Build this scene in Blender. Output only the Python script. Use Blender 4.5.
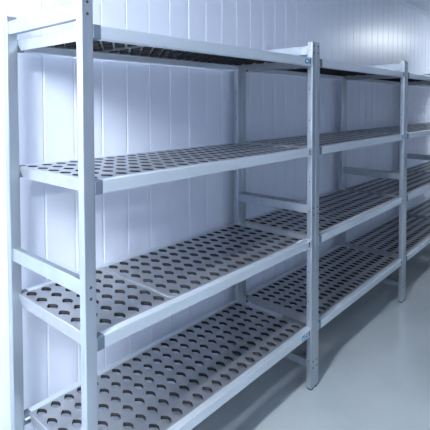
import bpy, bmesh, math
from mathutils import Vector, Matrix

for o in list(bpy.data.objects):
    bpy.data.objects.remove(o)
scene = bpy.context.scene
COL = scene.collection

# ------------------------------------------------------------------ camera
cam_data = bpy.data.cameras.new('camera')
cam = bpy.data.objects.new('camera', cam_data)
COL.objects.link(cam)
YAW, PITCH, ROLL = -0.8659, 0.0341, -0.0020
cz, sz = math.cos(YAW), math.sin(YAW)
right = Vector((cz, sz, 0)); fwd = Vector((-sz, cz, 0)); up = Vector((0, 0, 1))
f2 = fwd * math.cos(PITCH) - up * math.sin(PITCH)
u2 = up * math.cos(PITCH) + fwd * math.sin(PITCH)
r3 = right * math.cos(ROLL) + u2 * math.sin(ROLL)
u3 = u2 * math.cos(ROLL) - right * math.sin(ROLL)
m = Matrix((r3, u3, -f2)).transposed().to_4x4()
m.translation = Vector((-0.6445, -1.068, 1.3924))
cam.matrix_world = m
cam_data.sensor_width = 36.0
cam_data.lens = 443.73 / 430 * 36.0
cam_data.shift_x = (215 - 231.03) / 430
cam_data.shift_y = (118.91 - 215) / 430
cam_data.clip_start = 0.02
scene.camera = cam

# ------------------------------------------------------------------ world, light levels, exposure
LAMP_COLOR = (0.89, 0.955, 1.0)
LAMP_NEAR = 77.0         # tube batten above the left end of the row
LAMP_FAR = 27.0          # tube battens farther down the room
world = bpy.data.worlds.new('world'); scene.world = world
world.use_nodes = True
world.node_tree.nodes['Background'].inputs[0].default_value = (0.6, 0.7, 0.9, 1)
world.node_tree.nodes['Background'].inputs[1].default_value = 0.05
scene.view_settings.view_transform = 'Standard'
scene.view_settings.look = 'None'
scene.view_settings.exposure = 2.15
scene.view_settings.gamma = 1.0
scene.view_settings.use_curve_mapping = False


# ------------------------------------------------------------------ materials
def mat(name, color, rough=0.5, metal=0.0, emit=None, estr=0.0, spec=0.5, coat=0.0):
    mt = bpy.data.materials.new(name); mt.use_nodes = True
    b = mt.node_tree.nodes['Principled BSDF']
    b.inputs['Base Color'].default_value = (*color, 1)
    b.inputs['Roughness'].default_value = rough
    b.inputs['Metallic'].default_value = metal
    b.inputs['Specular IOR Level'].default_value = spec
    b.inputs['Coat Weight'].default_value = coat
    if emit:
        b.inputs['Emission Color'].default_value = (*emit, 1)
        b.inputs['Emission Strength'].default_value = estr
    return mt


def add_noise(mt, scale, c0, c1, stretch=(1, 1, 1), rough=None, bump=0.0, detail=3.0):
    """slight procedural variation of colour, roughness and relief"""
    nt = mt.node_tree; N = nt.nodes; L = nt.links
    b = N['Principled BSDF']
    tc = N.new('ShaderNodeTexCoord'); mp = N.new('ShaderNodeMapping')
    mp.inputs['Scale'].default_value = stretch
    nz = N.new('ShaderNodeTexNoise')
    nz.inputs['Scale'].default_value = scale; nz.inputs['Detail'].default_value = detail
    L.new(tc.outputs['Object'], mp.inputs['Vector']); L.new(mp.outputs['Vector'], nz.inputs['Vector'])
    rp = N.new('ShaderNodeValToRGB')
    rp.color_ramp.elements[0].position = 0.3; rp.color_ramp.elements[1].position = 0.7
    rp.color_ramp.elements[0].color = (*c0, 1); rp.color_ramp.elements[1].color = (*c1, 1)
    L.new(nz.outputs['Fac'], rp.inputs['Fac']); L.new(rp.outputs['Color'], b.inputs['Base Color'])
    if rough:
        mr = N.new('ShaderNodeMapRange')
        mr.inputs['From Min'].default_value = 0.3; mr.inputs['From Max'].default_value = 0.7
        mr.inputs['To Min'].default_value = rough[0]; mr.inputs['To Max'].default_value = rough[1]
        L.new(nz.outputs['Fac'], mr.inputs['Value']); L.new(mr.outputs['Result'], b.inputs['Roughness'])
    if bump:
        bp = N.new('ShaderNodeBump')
        bp.inputs['Strength'].default_value = bump; bp.inputs['Distance'].default_value = 0.01
        L.new(nz.outputs['Fac'], bp.inputs['Height']); L.new(bp.outputs['Normal'], b.inputs['Normal'])


M_WALL = mat('white_cladding', (0.66, 0.73, 0.88), 0.24)
add_noise(M_WALL, 1.2, (0.76, 0.80, 0.92), (0.785, 0.825, 0.935), rough=(0.30, 0.35), bump=0.02)
M_CEIL = mat('ceiling_panel', (0.70, 0.76, 0.86), 0.35)
M_FLOOR = mat('grey_epoxy', (0.50, 0.56, 0.62), 0.2)
add_noise(M_FLOOR, 2.0, (0.39, 0.43, 0.45), (0.46, 0.495, 0.51), rough=(0.10, 0.19), bump=0.015, detail=5)
M_ALU = mat('anodised_aluminium', (0.60, 0.65, 0.71), 0.36, 0.88)
add_noise(M_ALU, 30, (0.44, 0.49, 0.54), (0.50, 0.545, 0.595), stretch=(1, 1, 0.05), rough=(0.31, 0.4))
M_BEAM = mat('beam_aluminium', (0.62, 0.68, 0.74), 0.4, 0.45)
add_noise(M_BEAM, 30, (0.60, 0.66, 0.72), (0.65, 0.705, 0.765), stretch=(0.05, 1, 1), rough=(0.34, 0.44))
M_PANEL = mat('shelf_grid', (0.46, 0.47, 0.50), 0.30, 0.8)
add_noise(M_PANEL, 40, (0.42, 0.435, 0.465), (0.48, 0.495, 0.525), stretch=(0.15, 1, 1), rough=(0.28, 0.38))
M_RIM_SHADE = mat('grid_rim_shade', (0.014, 0.014, 0.018), 0.6, 0.0, spec=0.2)  # insides of the grid holes, their shade put into a near-black colour
M_CAP = mat('grey_cap', (0.11, 0.14, 0.19), 0.5)
M_CLIP = mat('light_cap', (0.55, 0.60, 0.68), 0.4, 0.2)
M_RECESS_SHADE = mat('recess_shade', (0.025, 0.03, 0.045), 0.6)  # near-black stands in for the shade inside post holes, bolt sockets and slots
M_BOLT = mat('steel_bolt', (0.07, 0.08, 0.10), 0.35, 0.6)
M_FOOT = mat('blue_foot', (0.07, 0.12, 0.22), 0.4)
M_BLUE = mat('sticker_blue', (0.06, 0.27, 0.55), 0.35)
M_PALE = mat('sticker_white', (0.75, 0.83, 0.9), 0.35)
M_HOUSING = mat('lamp_housing', (0.8, 0.8, 0.8), 0.4)
M_GLOW_NEAR = mat('lamp_glow_near', (0.9, 0.9, 0.9), 0.4, emit=LAMP_COLOR, estr=LAMP_NEAR)
M_GLOW_FAR = mat('lamp_glow_far', (0.9, 0.9, 0.9), 0.4, emit=LAMP_COLOR, estr=LAMP_FAR)


# ------------------------------------------------------------------ helpers
def obj(name, bm, mats, parent=None, keep=False):
    me = bpy.data.meshes.new(name)
    if not keep:
        bmesh.ops.recalc_face_normals(bm, faces=bm.faces[:])
    bm.to_mesh(me); bm.free()
    if not isinstance(mats, (list, tuple)):
        mats = [mats]
    for mt in mats:
        me.materials.append(mt)
    o = bpy.data.objects.new(name, me)
    COL.objects.link(o)
    if parent:
        o.parent = parent
    return o


def box(bm, x0, x1, y0, y1, z0, z1, bev=0.0, seg=1, mi=0):
    t = bmesh.new()
    vs = [t.verts.new((x, y, z)) for x in (x0, x1) for y in (y0, y1) for z in (z0, z1)]
    for q in ((0, 1, 3, 2), (4, 6, 7, 5), (0, 4, 5, 1), (2, 3, 7, 6), (0, 2, 6, 4), (1, 5, 7, 3)):
        t.faces.new([vs[i] for i in q])
    bmesh.ops.recalc_face_normals(t, faces=t.faces[:])
    if bev:
        bmesh.ops.bevel(t, geom=t.edges[:], offset=bev, segments=seg, affect='EDGES', profile=0.5)
    merge(bm, t, mi)


def merge(bm, t, mi=0):
    for f in t.faces:
        f.material_index = mi
    me = bpy.data.meshes.new('tmp'); t.to_mesh(me); t.free()
    bm.from_mesh(me); bpy.data.meshes.remove(me)


def cyl(bm, center, axis, r, h, n=16, r2=None, mi=0):
    """solid cylinder that starts at center and runs h along axis"""
    t = bmesh.new()
    ax = Vector(axis).normalized()
    a = ax.orthogonal().normalized(); b = ax.cross(a)
    c = Vector(center); r2 = r if r2 is None else r2
    lo = [t.verts.new(c + (a * math.cos(k * 2 * math.pi / n) + b * math.sin(k * 2 * math.pi / n)) * r) for k in range(n)]
    hi = [t.verts.new(c + ax * h + (a * math.cos(k * 2 * math.pi / n) + b * math.sin(k * 2 * math.pi / n)) * r2) for k in range(n)]
    for k in range(n):
        t.faces.new((lo[k], lo[(k + 1) % n], hi[(k + 1) % n], hi[k]))
    t.faces.new(lo[::-1]); t.faces.new(hi)
    bmesh.ops.recalc_face_normals(t, faces=t.faces[:])
    merge(bm, t, mi)


def prism(bm, prof, axis, a0, a1, mi=0):
    """closed profile (list of 2-D points) extruded along axis 'x' or 'z'"""
    t = bmesh.new()
    def P(p, a):
        return (a, p[0], p[1]) if axis == 'x' else ((p[0], a, p[1]) if axis == 'y' else (p[0], p[1], a))
    lo = [t.verts.new(P(p, a0)) for p in prof]; hi = [t.verts.new(P(p, a1)) for p in prof]
    n = len(prof)
    for k in range(n):
        t.faces.new((lo[k], lo[(k + 1) % n], hi[(k + 1) % n], hi[k]))
    t.faces.new(lo[::-1]); t.faces.new(hi)
    bmesh.ops.recalc_face_normals(t, faces=t.faces[:])
    merge(bm, t, mi)


def struct(name, bm, mt):
    o = obj(name, bm, mt); o['kind'] = 'structure'
    return o


# ------------------------------------------------------------------ the room
WY = 0.53            # face of the clad wall behind the racks
XL, XR, YF, CZ = -5.0, 9.5, -5.0, 2.41
bm = bmesh.new(); box(bm, XL - .1, XR + .1, YF - .1, WY + .1, -0.1, 0); struct('floor', bm, M_FLOOR)


def clad_wall(a_list, axis, pos, sign, z0, z1, thick):
    """wall of vertical boards: shallow V grooves every 12.5 cm, wider board joints between"""
    bm = bmesh.new()
    pts = [(a_list[0][0], 0.0)]
    for a, w, d in a_list[1:-1]:
        pts += [(a - w, 0.0), (a - w * 0.35, d), (a + w * 0.35, d), (a + w, 0.0)]
    pts.append((a_list[-1][0], 0.0))
    pts += [(a_list[-1][0], thick), (a_list[0][0], thick)]
    if axis == 'x':
        prof = [(a, pos + sign * d) for a, d in pts]
    else:
        prof = [(pos + sign * d, a) for a, d in pts]
    prism(bm, prof, 'z', z0, z1)
    return bm


def grooves(lo, hi, first, pitch, every):
    out = [(lo, 0, 0)]
    k0 = math.ceil((lo + 0.03 - first) / pitch)
    k = k0
    while first + k * pitch < hi - 0.03:
        big = (k - 4) % every == 0
        out.append((first + k * pitch, 0.0055 if big else 0.0045, 0.004 if big else 0.0022))
        k += 1
    out.append((hi, 0, 0))
    return out


struct('wall_back', clad_wall(grooves(XL, XR, 0.410, 0.1246, 9), 'x', WY, 1, 0, CZ, 0.1), M_WALL)
struct('wall_front', clad_wall(grooves(XL, XR, 0.410, 0.1246, 9), 'x', YF, -1, 0, CZ, 0.1), M_WALL)
struct('wall_left', clad_wall(grooves(YF, WY, -4.9, 0.1246, 9), 'y', XL, -1, 0, CZ, 0.1), M_WALL)
struct('wall_right', clad_wall(grooves(YF, WY, -4.9, 0.1246, 9), 'y', XR, 1, 0, CZ, 0.1), M_WALL)
bm = bmesh.new()
x = XL - .1
while x < XR + .1:                                   # ceiling boards with narrow joints
    x1 = min(x + 1.12, XR + .1)
    box(bm, x, x1 - 0.004, YF - .1, WY + .1, CZ, CZ + 0.1)
    x += 1.12
box(bm, XL - .1, XR + .1, YF - .1, WY + .1, CZ + 0.004, CZ + 0.1)
struct('ceiling', bm, M_CEIL)
bm = bmesh.new()                                     # cove strip where the wall meets the ceiling
prism(bm, [(WY, CZ - .03), (WY, CZ), (WY - .03, CZ), (WY - .022, CZ - .008), (WY - .008, CZ - .022)], 'x', XL, XR)
struct('trim_1', bm, M_WALL)


# ------------------------------------------------------------------ ceiling lamps (out of frame, mirrored in the wall)
def lamp(x0, x1, y, z, glow, label, sag=0.055):
    r = bpy.data.objects.new('ceiling_lamp', None); COL.objects.link(r)
    r.location = ((x0 + x1) / 2, y, CZ)
    r['label'] = label; r['category'] = 'lamp'; r['group'] = 'tube lamps along the ceiling'
    h = (x1 - x0) / 2
    b = bmesh.new(); box(b, -h, h, -.05, .05, z - CZ + .05, -0.001, .006); obj('housing', b, M_HOUSING, r)
    b = bmesh.new()
    prof = [(0.045 * math.cos(a), z - CZ + .05 + sag * math.sin(a)) for a in [math.pi + k * math.pi / 10 for k in range(11)]]
    prism(b, prof, 'x', -h + .03, h - .03); obj('diffuser', b, glow, r)
    for s in (-1, 1):
        b = bmesh.new(); box(b, s * (h - .015) - .015, s * (h - .015) + .015, -.05, .05, z - CZ - .008, z - CZ + .06, .004)
        obj('end_cap', b, M_HOUSING, r)


lamp(-2.5, -0.8, -0.45, 2.28, M_GLOW_NEAR, 'white tube lamp on the ceiling to the left of the racks')
lamp(4.9, 6.3, -0.45, 2.28, M_GLOW_FAR, 'white tube lamp on the ceiling whose glare shows on the back wall', sag=0.015)

# ------------------------------------------------------------------ rack
PITCH_X = 1.24       # one rack
PW, PD, D = 0.0355, 0.0284, 0.4849
H = 1.6861
SHELF_Z = [0.3117, 0.7421, 1.1809, 1.6086]
BH = 0.0382          # height of the beams
YG, YR = 0.0287, 0.4590   # inner edges of the front and rear beams


def rounded(x0, x1, y0, y1, r, n=3):
    pts = []
    for cx, cy, a0 in ((x1 - r, y1 - r, 0), (x0 + r, y1 - r, 90), (x0 + r, y0 + r, 180), (x1 - r, y0 + r, 270)):
        for k in range(n + 1):
            a = math.radians(a0 + 90 * k / n)
            pts.append((cx + r * math.cos(a), cy + r * math.sin(a)))
    return pts


HOLE_Z = [0.1457 + 0.1457 * k for k in range(11)]


def post_mesh(x0, y0, inner):
    """rounded hollow tube, the face turned to the bay pierced by a row of holes; inner = +1 / -1"""
    bm = bmesh.new()
    x1, y1, r, zb = x0 + PW, y0 + PD, 0.0032, 0.012
    ring = rounded(x0, x1, y0, y1, r)
    lo = [bm.verts.new((p[0], p[1], zb)) for p in ring]; hi = [bm.verts.new((p[0], p[1], H - 0.003)) for p in ring]
    n = len(ring)
    xf = x1 if inner > 0 else x0
    for k in range(n):
        j = (k + 1) % n
        if abs(ring[k][0] - xf) < 1e-6 and abs(ring[j][0] - xf) < 1e-6:
            continue
        f = bm.faces.new((lo[k], lo[j], hi[j], hi[k]))
    tp = [bm.verts.new((p[0], p[1], H)) for p in rounded(x0 + .002, x1 - .002, y0 + .002, y1 - .002, r)]
    for k in range(n):
        bm.faces.new((hi[k], hi[(k + 1) % n], tp[(k + 1) % n], tp[k]))
    bm.faces.new(tp); bm.faces.new(lo[::-1])
    # pierced face
    ya, yb = y0 + r, y1 - r
    zs = [zb] + [(HOLE_Z[k] + HOLE_Z[k + 1]) / 2 for k in range(10)] + [H - 0.003]
    yc = (ya + yb) / 2
    hh = (yb - ya) / 2
    def strip(z0, z1):
        q = [bm.verts.new(c) for c in ((xf, ya, z0), (xf, yb, z0), (xf, yb, z1), (xf, ya, z1))]
        bm.faces.new(q if inner > 0 else q[::-1])
    for k in range(11):
        strip(zs[k], HOLE_Z[k] - hh); strip(HOLE_Z[k] + hh, zs[k + 1])
        pierced_cell(bm, ya, yb, HOLE_Z[k] - hh, HOLE_Z[k] + hh, yc, HOLE_Z[k],
                     [(0.0036 * math.cos(a), 0.0036 * math.sin(a)) for a in [i * math.pi / 8 for i in range(16)]],
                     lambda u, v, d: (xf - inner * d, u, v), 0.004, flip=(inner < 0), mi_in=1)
    return bm


def pierced_cell(bm, u0, u1, v0, v1, uc, vc, hole, place, depth, taper=1.0, flip=False, mi_in=0):
    """rectangle with one hole; the hole's rim is turned down by depth"""
    n = len(hole)
    angs = [math.atan2(h[1], h[0]) for h in hole]
    outer = []
    for a in angs:
        c, s = math.cos(a), math.sin(a)
        t = 1e9
        if c > 1e-9: t = min(t, (u1 - uc) / c)
        if c < -1e-9: t = min(t, (u0 - uc) / c)
        if s > 1e-9: t = min(t, (v1 - vc) / s)
        if s < -1e-9: t = min(t, (v0 - vc) / s)
        outer.append([uc + t * c, vc + t * s])
    for cu in (u0, u1):                     # snap the nearest boundary point to each corner
        for cv in (v0, v1):
            ca = math.atan2(cv - vc, cu - uc)
            k = min(range(n), key=lambda i: abs((angs[i] - ca + math.pi) % (2 * math.pi) - math.pi))
            outer[k] = [cu, cv]
    O = [bm.verts.new(place(p[0], p[1], 0)) for p in outer]
    I = [bm.verts.new(place(uc + h[0], vc + h[1], 0)) for h in hole]
    B = [bm.verts.new(place(uc + h[0] * taper, vc + h[1] * taper, depth)) for h in hole]
    for k in range(n):
        j = (k + 1) % n
        q1 = (O[k], O[j], I[j], I[k]); q2 = (I[k], I[j], B[j], B[k])
        f = bm.faces.new(q1[::-1] if flip else q1)
        g = bm.faces.new(q2[::-1] if flip else q2)
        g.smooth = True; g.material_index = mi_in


def lozenge(a, b, side, n, mix):
    """six-sided hole: long axis b with pointed ends, flat sides of half length side, corners softened"""
    hexa = [(a, -side), (a, side), (0, b), (-a, side), (-a, -side), (0, -b)]
    out = []
    for k in range(n):
        t = 2 * math.pi * k / n
        c, s = math.cos(t), math.sin(t)
        for i in range(6):
            p, q = hexa[i], hexa[(i + 1) % 6]
            ex, ey = q[0] - p[0], q[1] - p[1]
            den = c * ey - s * ex
            if abs(den) < 1e-12:
                continue
            r = (p[0] * ey - p[1] * ex) / den
            w = (p[0] * s - p[1] * c) / den
            if r > 0 and -1e-6 <= w <= 1 + 1e-6:
                re = a * b / math.hypot(b * c, a * s)
                rr = r * (1 - mix) + re * mix
                out.append((rr * c, rr * s))
                break
    return out


HOLE = lozenge(0.0152, 0.0270, 0.0075, 28, 0.3)
COLW, ROW0, ROWP = 0.0516, 0.0665, 0.0719


def panel_mesh(x0, x1, first, ncol, left_deep, right_deep, bead=0):
    """pierced shelf grid: sheet with holes, turned-down rims, skirts along the edges (z = 0 on top)"""
    bm = bmesh.new()
    y0, y1, e = YG + 0.0012, YR - 0.0012, 0.0022
    place = lambda u, v, d: (u, v, -d)
    ys = [y0 + e] + [ROW0 + ROWP * (k + .5) for k in range(5)] + [y1 - e]
    for c in range(ncol):
        xc = first + COLW * c
        for r in range(6):
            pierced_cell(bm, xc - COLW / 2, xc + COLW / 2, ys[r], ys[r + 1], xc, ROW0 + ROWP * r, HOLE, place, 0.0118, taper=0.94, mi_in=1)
    xa, xb = first - COLW / 2, first + COLW * (ncol - .5)
    def quad(*p):
        bm.faces.new([bm.verts.new(q) for q in p])
    # plain margins of the sheet
    quad((x0 + e, y0 + e, 0), (xa, y0 + e, 0), (xa, y1 - e, 0), (x0 + e, y1 - e, 0))
    quad((xb, y0 + e, 0), (x1 - e, y0 + e, 0), (x1 - e, y1 - e, 0), (xb, y1 - e, 0))
    # eased edges and skirts
    hl = 0.037 if left_deep else 0.0125
    hr = 0.037 if right_deep else 0.0125
    quad((x0, y0, -e), (x1, y0, -e), (x1 - e, y0 + e, 0), (x0 + e, y0 + e, 0))
    quad((x1, y1, -e), (x0, y1, -e), (x0 + e, y1 - e, 0), (x1 - e, y1 - e, 0))
    quad((x0, y1, -e), (x0, y0, -e), (x0 + e, y0 + e, 0), (x0 + e, y1 - e, 0))
    quad((x1, y0, -e), (x1, y1, -e), (x1 - e, y1 - e, 0), (x1 - e, y0 + e, 0))
    quad((x0, y0, -.0125), (x1, y0, -.0125), (x1, y0, -e), (x0, y0, -e))
    quad((x1, y1, -.0125), (x0, y1, -.0125), (x0, y1, -e), (x1, y1, -e))
    for xx, h, sgn in ((x0, hl, -1), (x1, hr, 1)):
        ch = 0.024 if h > 0.02 else 0.0
        prof = [(y0, -e), (y0, -.0125), (y0 + ch, -h), (y1 - ch, -h), (y1, -.0125), (y1, -e)] if ch else \
               [(y0, -e), (y0, -h), (y1, -h), (y1, -e)]
        vs = [bm.verts.new((xx, p[0], p[1])) for p in prof]
        vi = [bm.verts.new((xx - sgn * .0025, p[0], p[1])) for p in prof]
        bm.faces.new(vs if sgn < 0 else vs[::-1]); bm.faces.new(vi[::-1] if sgn < 0 else vi)
        for k in range(len(vs) - 1):
            bm.faces.new((vs[k], vi[k], vi[k + 1], vs[k + 1]) if sgn < 0 else (vs[k + 1], vi[k + 1], vi[k], vs[k]))
    if bead:                                # raised bead along the inner end where two grids meet
        xe = x1 if bead > 0 else x0
        prof = [(xe - bead * .0010, -.0004), (xe - bead * .0018, .0020), (xe - bead * .0062, .0020), (xe - bead * .0078, -.0004)]
        lo = [bm.verts.new((p[0], y0 + .004, p[1])) for p in prof]; hi = [bm.verts.new((p[0], y1 - .004, p[1])) for p in prof]
        for k in range(4):
            q = (lo[k], lo[(k + 1) % 4], hi[(k + 1) % 4], hi[k])
            bm.faces.new(q if bead < 0 else q[::-1])
        bm.faces.new(lo if bead > 0 else lo[::-1]); bm.faces.new(hi[::-1] if bead > 0 else hi)
    return bm


def make_rack():
    root = bpy.data.objects.new('shelving_rack', None); COL.objects.link(root)
    root['category'] = 'shelving rack'
    root['group'] = 'four-tier shelving racks in a row along the wall'
    # uprights, each with its foot and bolts
    for left in (True, False):
        for front in (True, False):
            x0 = 0.0 if left else PITCH_X - PW
            y0 = 0.0 if front else D - PD
            x0 += 0.0003 if left else -0.0003
            p = obj('post', post_mesh(x0, y0, 1 if left else -1), [M_ALU, M_RECESS_SHADE], root, keep=True)
            b = bmesh.new()
            xc, yc = x0 + PW / 2, y0 + PD / 2
            prism(b, rounded(x0 + .0005, x0 + PW - .0005, y0 + .0005, y0 + PD - .0005, .003), 'z', 0.0055, 0.0125)
            cyl(b, (xc, yc, 0.0), (0, 0, 1), 0.0135, 0.006, 20, 0.0125)
            obj('foot', b, M_FOOT, p)
            if front:
                for zb in (1.6660, 1.6340, 0.8906, 0.8587, 0.1390, 0.1080):
                    b = bmesh.new()
                    cyl(b, (xc, y0 + 0.0002, zb), (0, -1, 0), 0.0044, 0.0018, 16, 0.0036)
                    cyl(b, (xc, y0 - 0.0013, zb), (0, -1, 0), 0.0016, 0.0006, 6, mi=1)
                    obj('bolt', b, [M_BOLT, M_RECESS_SHADE], p)
        # rungs between front and rear upright
        xm = (0.007, 0.027) if left else (PITCH_X - 0.0285, PITCH_X - 0.0085)
        for z0, z1 in ((1.6235, 1.6676), (0.8621, 0.9065), (0.1065, 0.1445)):
            b = bmesh.new()
            box(b, xm[0], xm[1], PD - .0002, D - PD + .0002, z0, z1, .0022, 2)
            obj('crossbar', b, M_ALU, root)
    # shelves
    bx0, bx1 = PW + .0006, PITCH_X - PW - .0006
    panels = {0: ((0.0575, 14, 'L'), (None, 8, 'R')), 1: ((0.0290, 6, 'L'), (None, 16, 'R')),
              2: ((0.0400, 11, 'L'), (None, 11, 'R')), 3: ((0.0400, 6, 'L'), (None, 16, 'R'))}
    for lv, z in enumerate(SHELF_Z):
        for front in (True, False):
            b = bmesh.new()
            ya, yb = (0.0004, YG) if front else (YR, D - .0004)
            r = .0028
            prof = [(p[0], p[1]) for p in rounded(ya, yb, z - BH, z, r, 2)]
            prism(b, prof, 'x', bx0, bx1)
            # inner ledge the grids lie on, and a groove line
            yl = (yb, yb + .010) if front else (ya - .010, ya)
            box(b, bx0 + .002, bx1 - .002, yl[0] - .0002, yl[1] + .0002, z - .0165, z - .0140)
            bo = obj('beam', b, M_BEAM, root)
            b = bmesh.new()
            box(b, bx0 - .0003, bx0 + .0245, ya - .0006, yb + .0003, z - BH - .0006, z + .0006, .0015)
            obj('end_cap', b, M_CAP, bo)['label'] = 'dark grey end cap'
            b = bmesh.new()
            box(b, bx1 - .0240, bx1 + .0003, ya - .0008, yb + .0003, z - BH - .0004, z + .0006, .0015)
            if front:
                box(b, bx1 - .0235, bx1 - .0165, ya - .0014, ya + .002, z - .031, z - .007, mi=1)  # slot drawn as a raised block, its shade put into the colour
            obj('end_clip', b, [M_CLIP, M_RECESS_SHADE], bo)
            if front and lv in (0, 3):
                bo['mark'] = lv
        (xs, n1, _), (_, n2, _) = panels[lv]
        xs_first = xs + COLW / 2
        e1 = xs_first + COLW * (n1 - .5)
        gap = 0.0200 if lv in (1, 3) else 0.0030
        mid = e1 + gap / 2
        f2_ = e1 + gap + COLW / 2
        x_end = f2_ + COLW * (n2 - .5) + 0.004
        a = obj('shelf_panel', panel_mesh(xs - .003, mid - .0003, xs_first, n1, True, False, 1 if lv in (1, 3) else 0), [M_PANEL, M_RIM_SHADE], root, keep=True)
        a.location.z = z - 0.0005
        c = obj('shelf_panel', panel_mesh(mid + .0003, x_end, f2_, n2, False, True, -1 if lv in (1, 3) else 0), [M_PANEL, M_RIM_SHADE], root, keep=True)
        c.location.z = z - 0.0005
    return root


def copy_tree(o, parent=None):
    c = o.copy(); COL.objects.link(c)
    if parent:
        c.parent = parent
    for ch in list(o.children):
        copy_tree(ch, c)
    return c


racks = [make_rack()]
for k in range(1, 4):
    racks.append(copy_tree(racks[0]))
LAB = ['silver four-tier rack nearest the camera, with blue stickers on its front beams',
       'silver four-tier rack standing right after the nearest rack, second in the row',
       'silver four-tier rack cut by the right edge of the photo, third in the row',
       'farthest silver rack, glimpsed at the right edge through the third rack']
for k, r in enumerate(racks):
    r.location = (PITCH_X * k, 0, 0)
    r['label'] = LAB[k]
bpy.context.view_layer.update()

# stickers at the right ends of the nearest rack's top and bottom beams
for bo in [c for c in racks[0].children if 'mark' in c]:
    lv = bo['mark']; z = SHELF_Z[lv] - BH / 2
    b = bmesh.new(); yb = 0.0004
    if lv == 3:
        n = 28
        def oval(cx, cz, a, c, y, mi):
            t = bmesh.new()
            lo = [t.verts.new((cx + a * math.cos(2 * math.pi * i / n), y, cz + c * math.sin(2 * math.pi * i / n))) for i in range(n)]
            hi = [t.verts.new((v.co.x, yb + .0001, v.co.z)) for v in lo]
            t.faces.new(lo)
            for i in range(n):
                t.faces.new((lo[i], lo[(i + 1) % n], hi[(i + 1) % n], hi[i]))
            bmesh.ops.recalc_face_normals(t, faces=t.faces[:])
            merge(b, t, mi)
        oval(1.1560, z - .001, .0200, .0120, yb - .0003, 0)
        oval(1.1560, z, .0105, .0040, yb - .0006, 1)
        lab = 'blue oval sticker with a white mark'
    else:
        box(b, 1.1200, 1.1680, yb - .0003, yb + .0001, z - .010, z + .011, mi=0)
        box(b, 1.1260, 1.1370, yb - .0006, yb, z - .006, z + .001, mi=1)
        box(b, 1.1440, 1.1640, yb - .0006, yb, z + .0035, z + .0075, mi=1)
        box(b, 1.1440, 1.1560, yb - .0006, yb, z - .005, z - .001, mi=1)
        lab = 'blue and white rectangular sticker'
    s = obj('sticker', b, [M_BLUE, M_PALE], bo); s['label'] = lab
for r in racks:
    for c in r.children:
        if 'mark' in c:
            del c['mark']
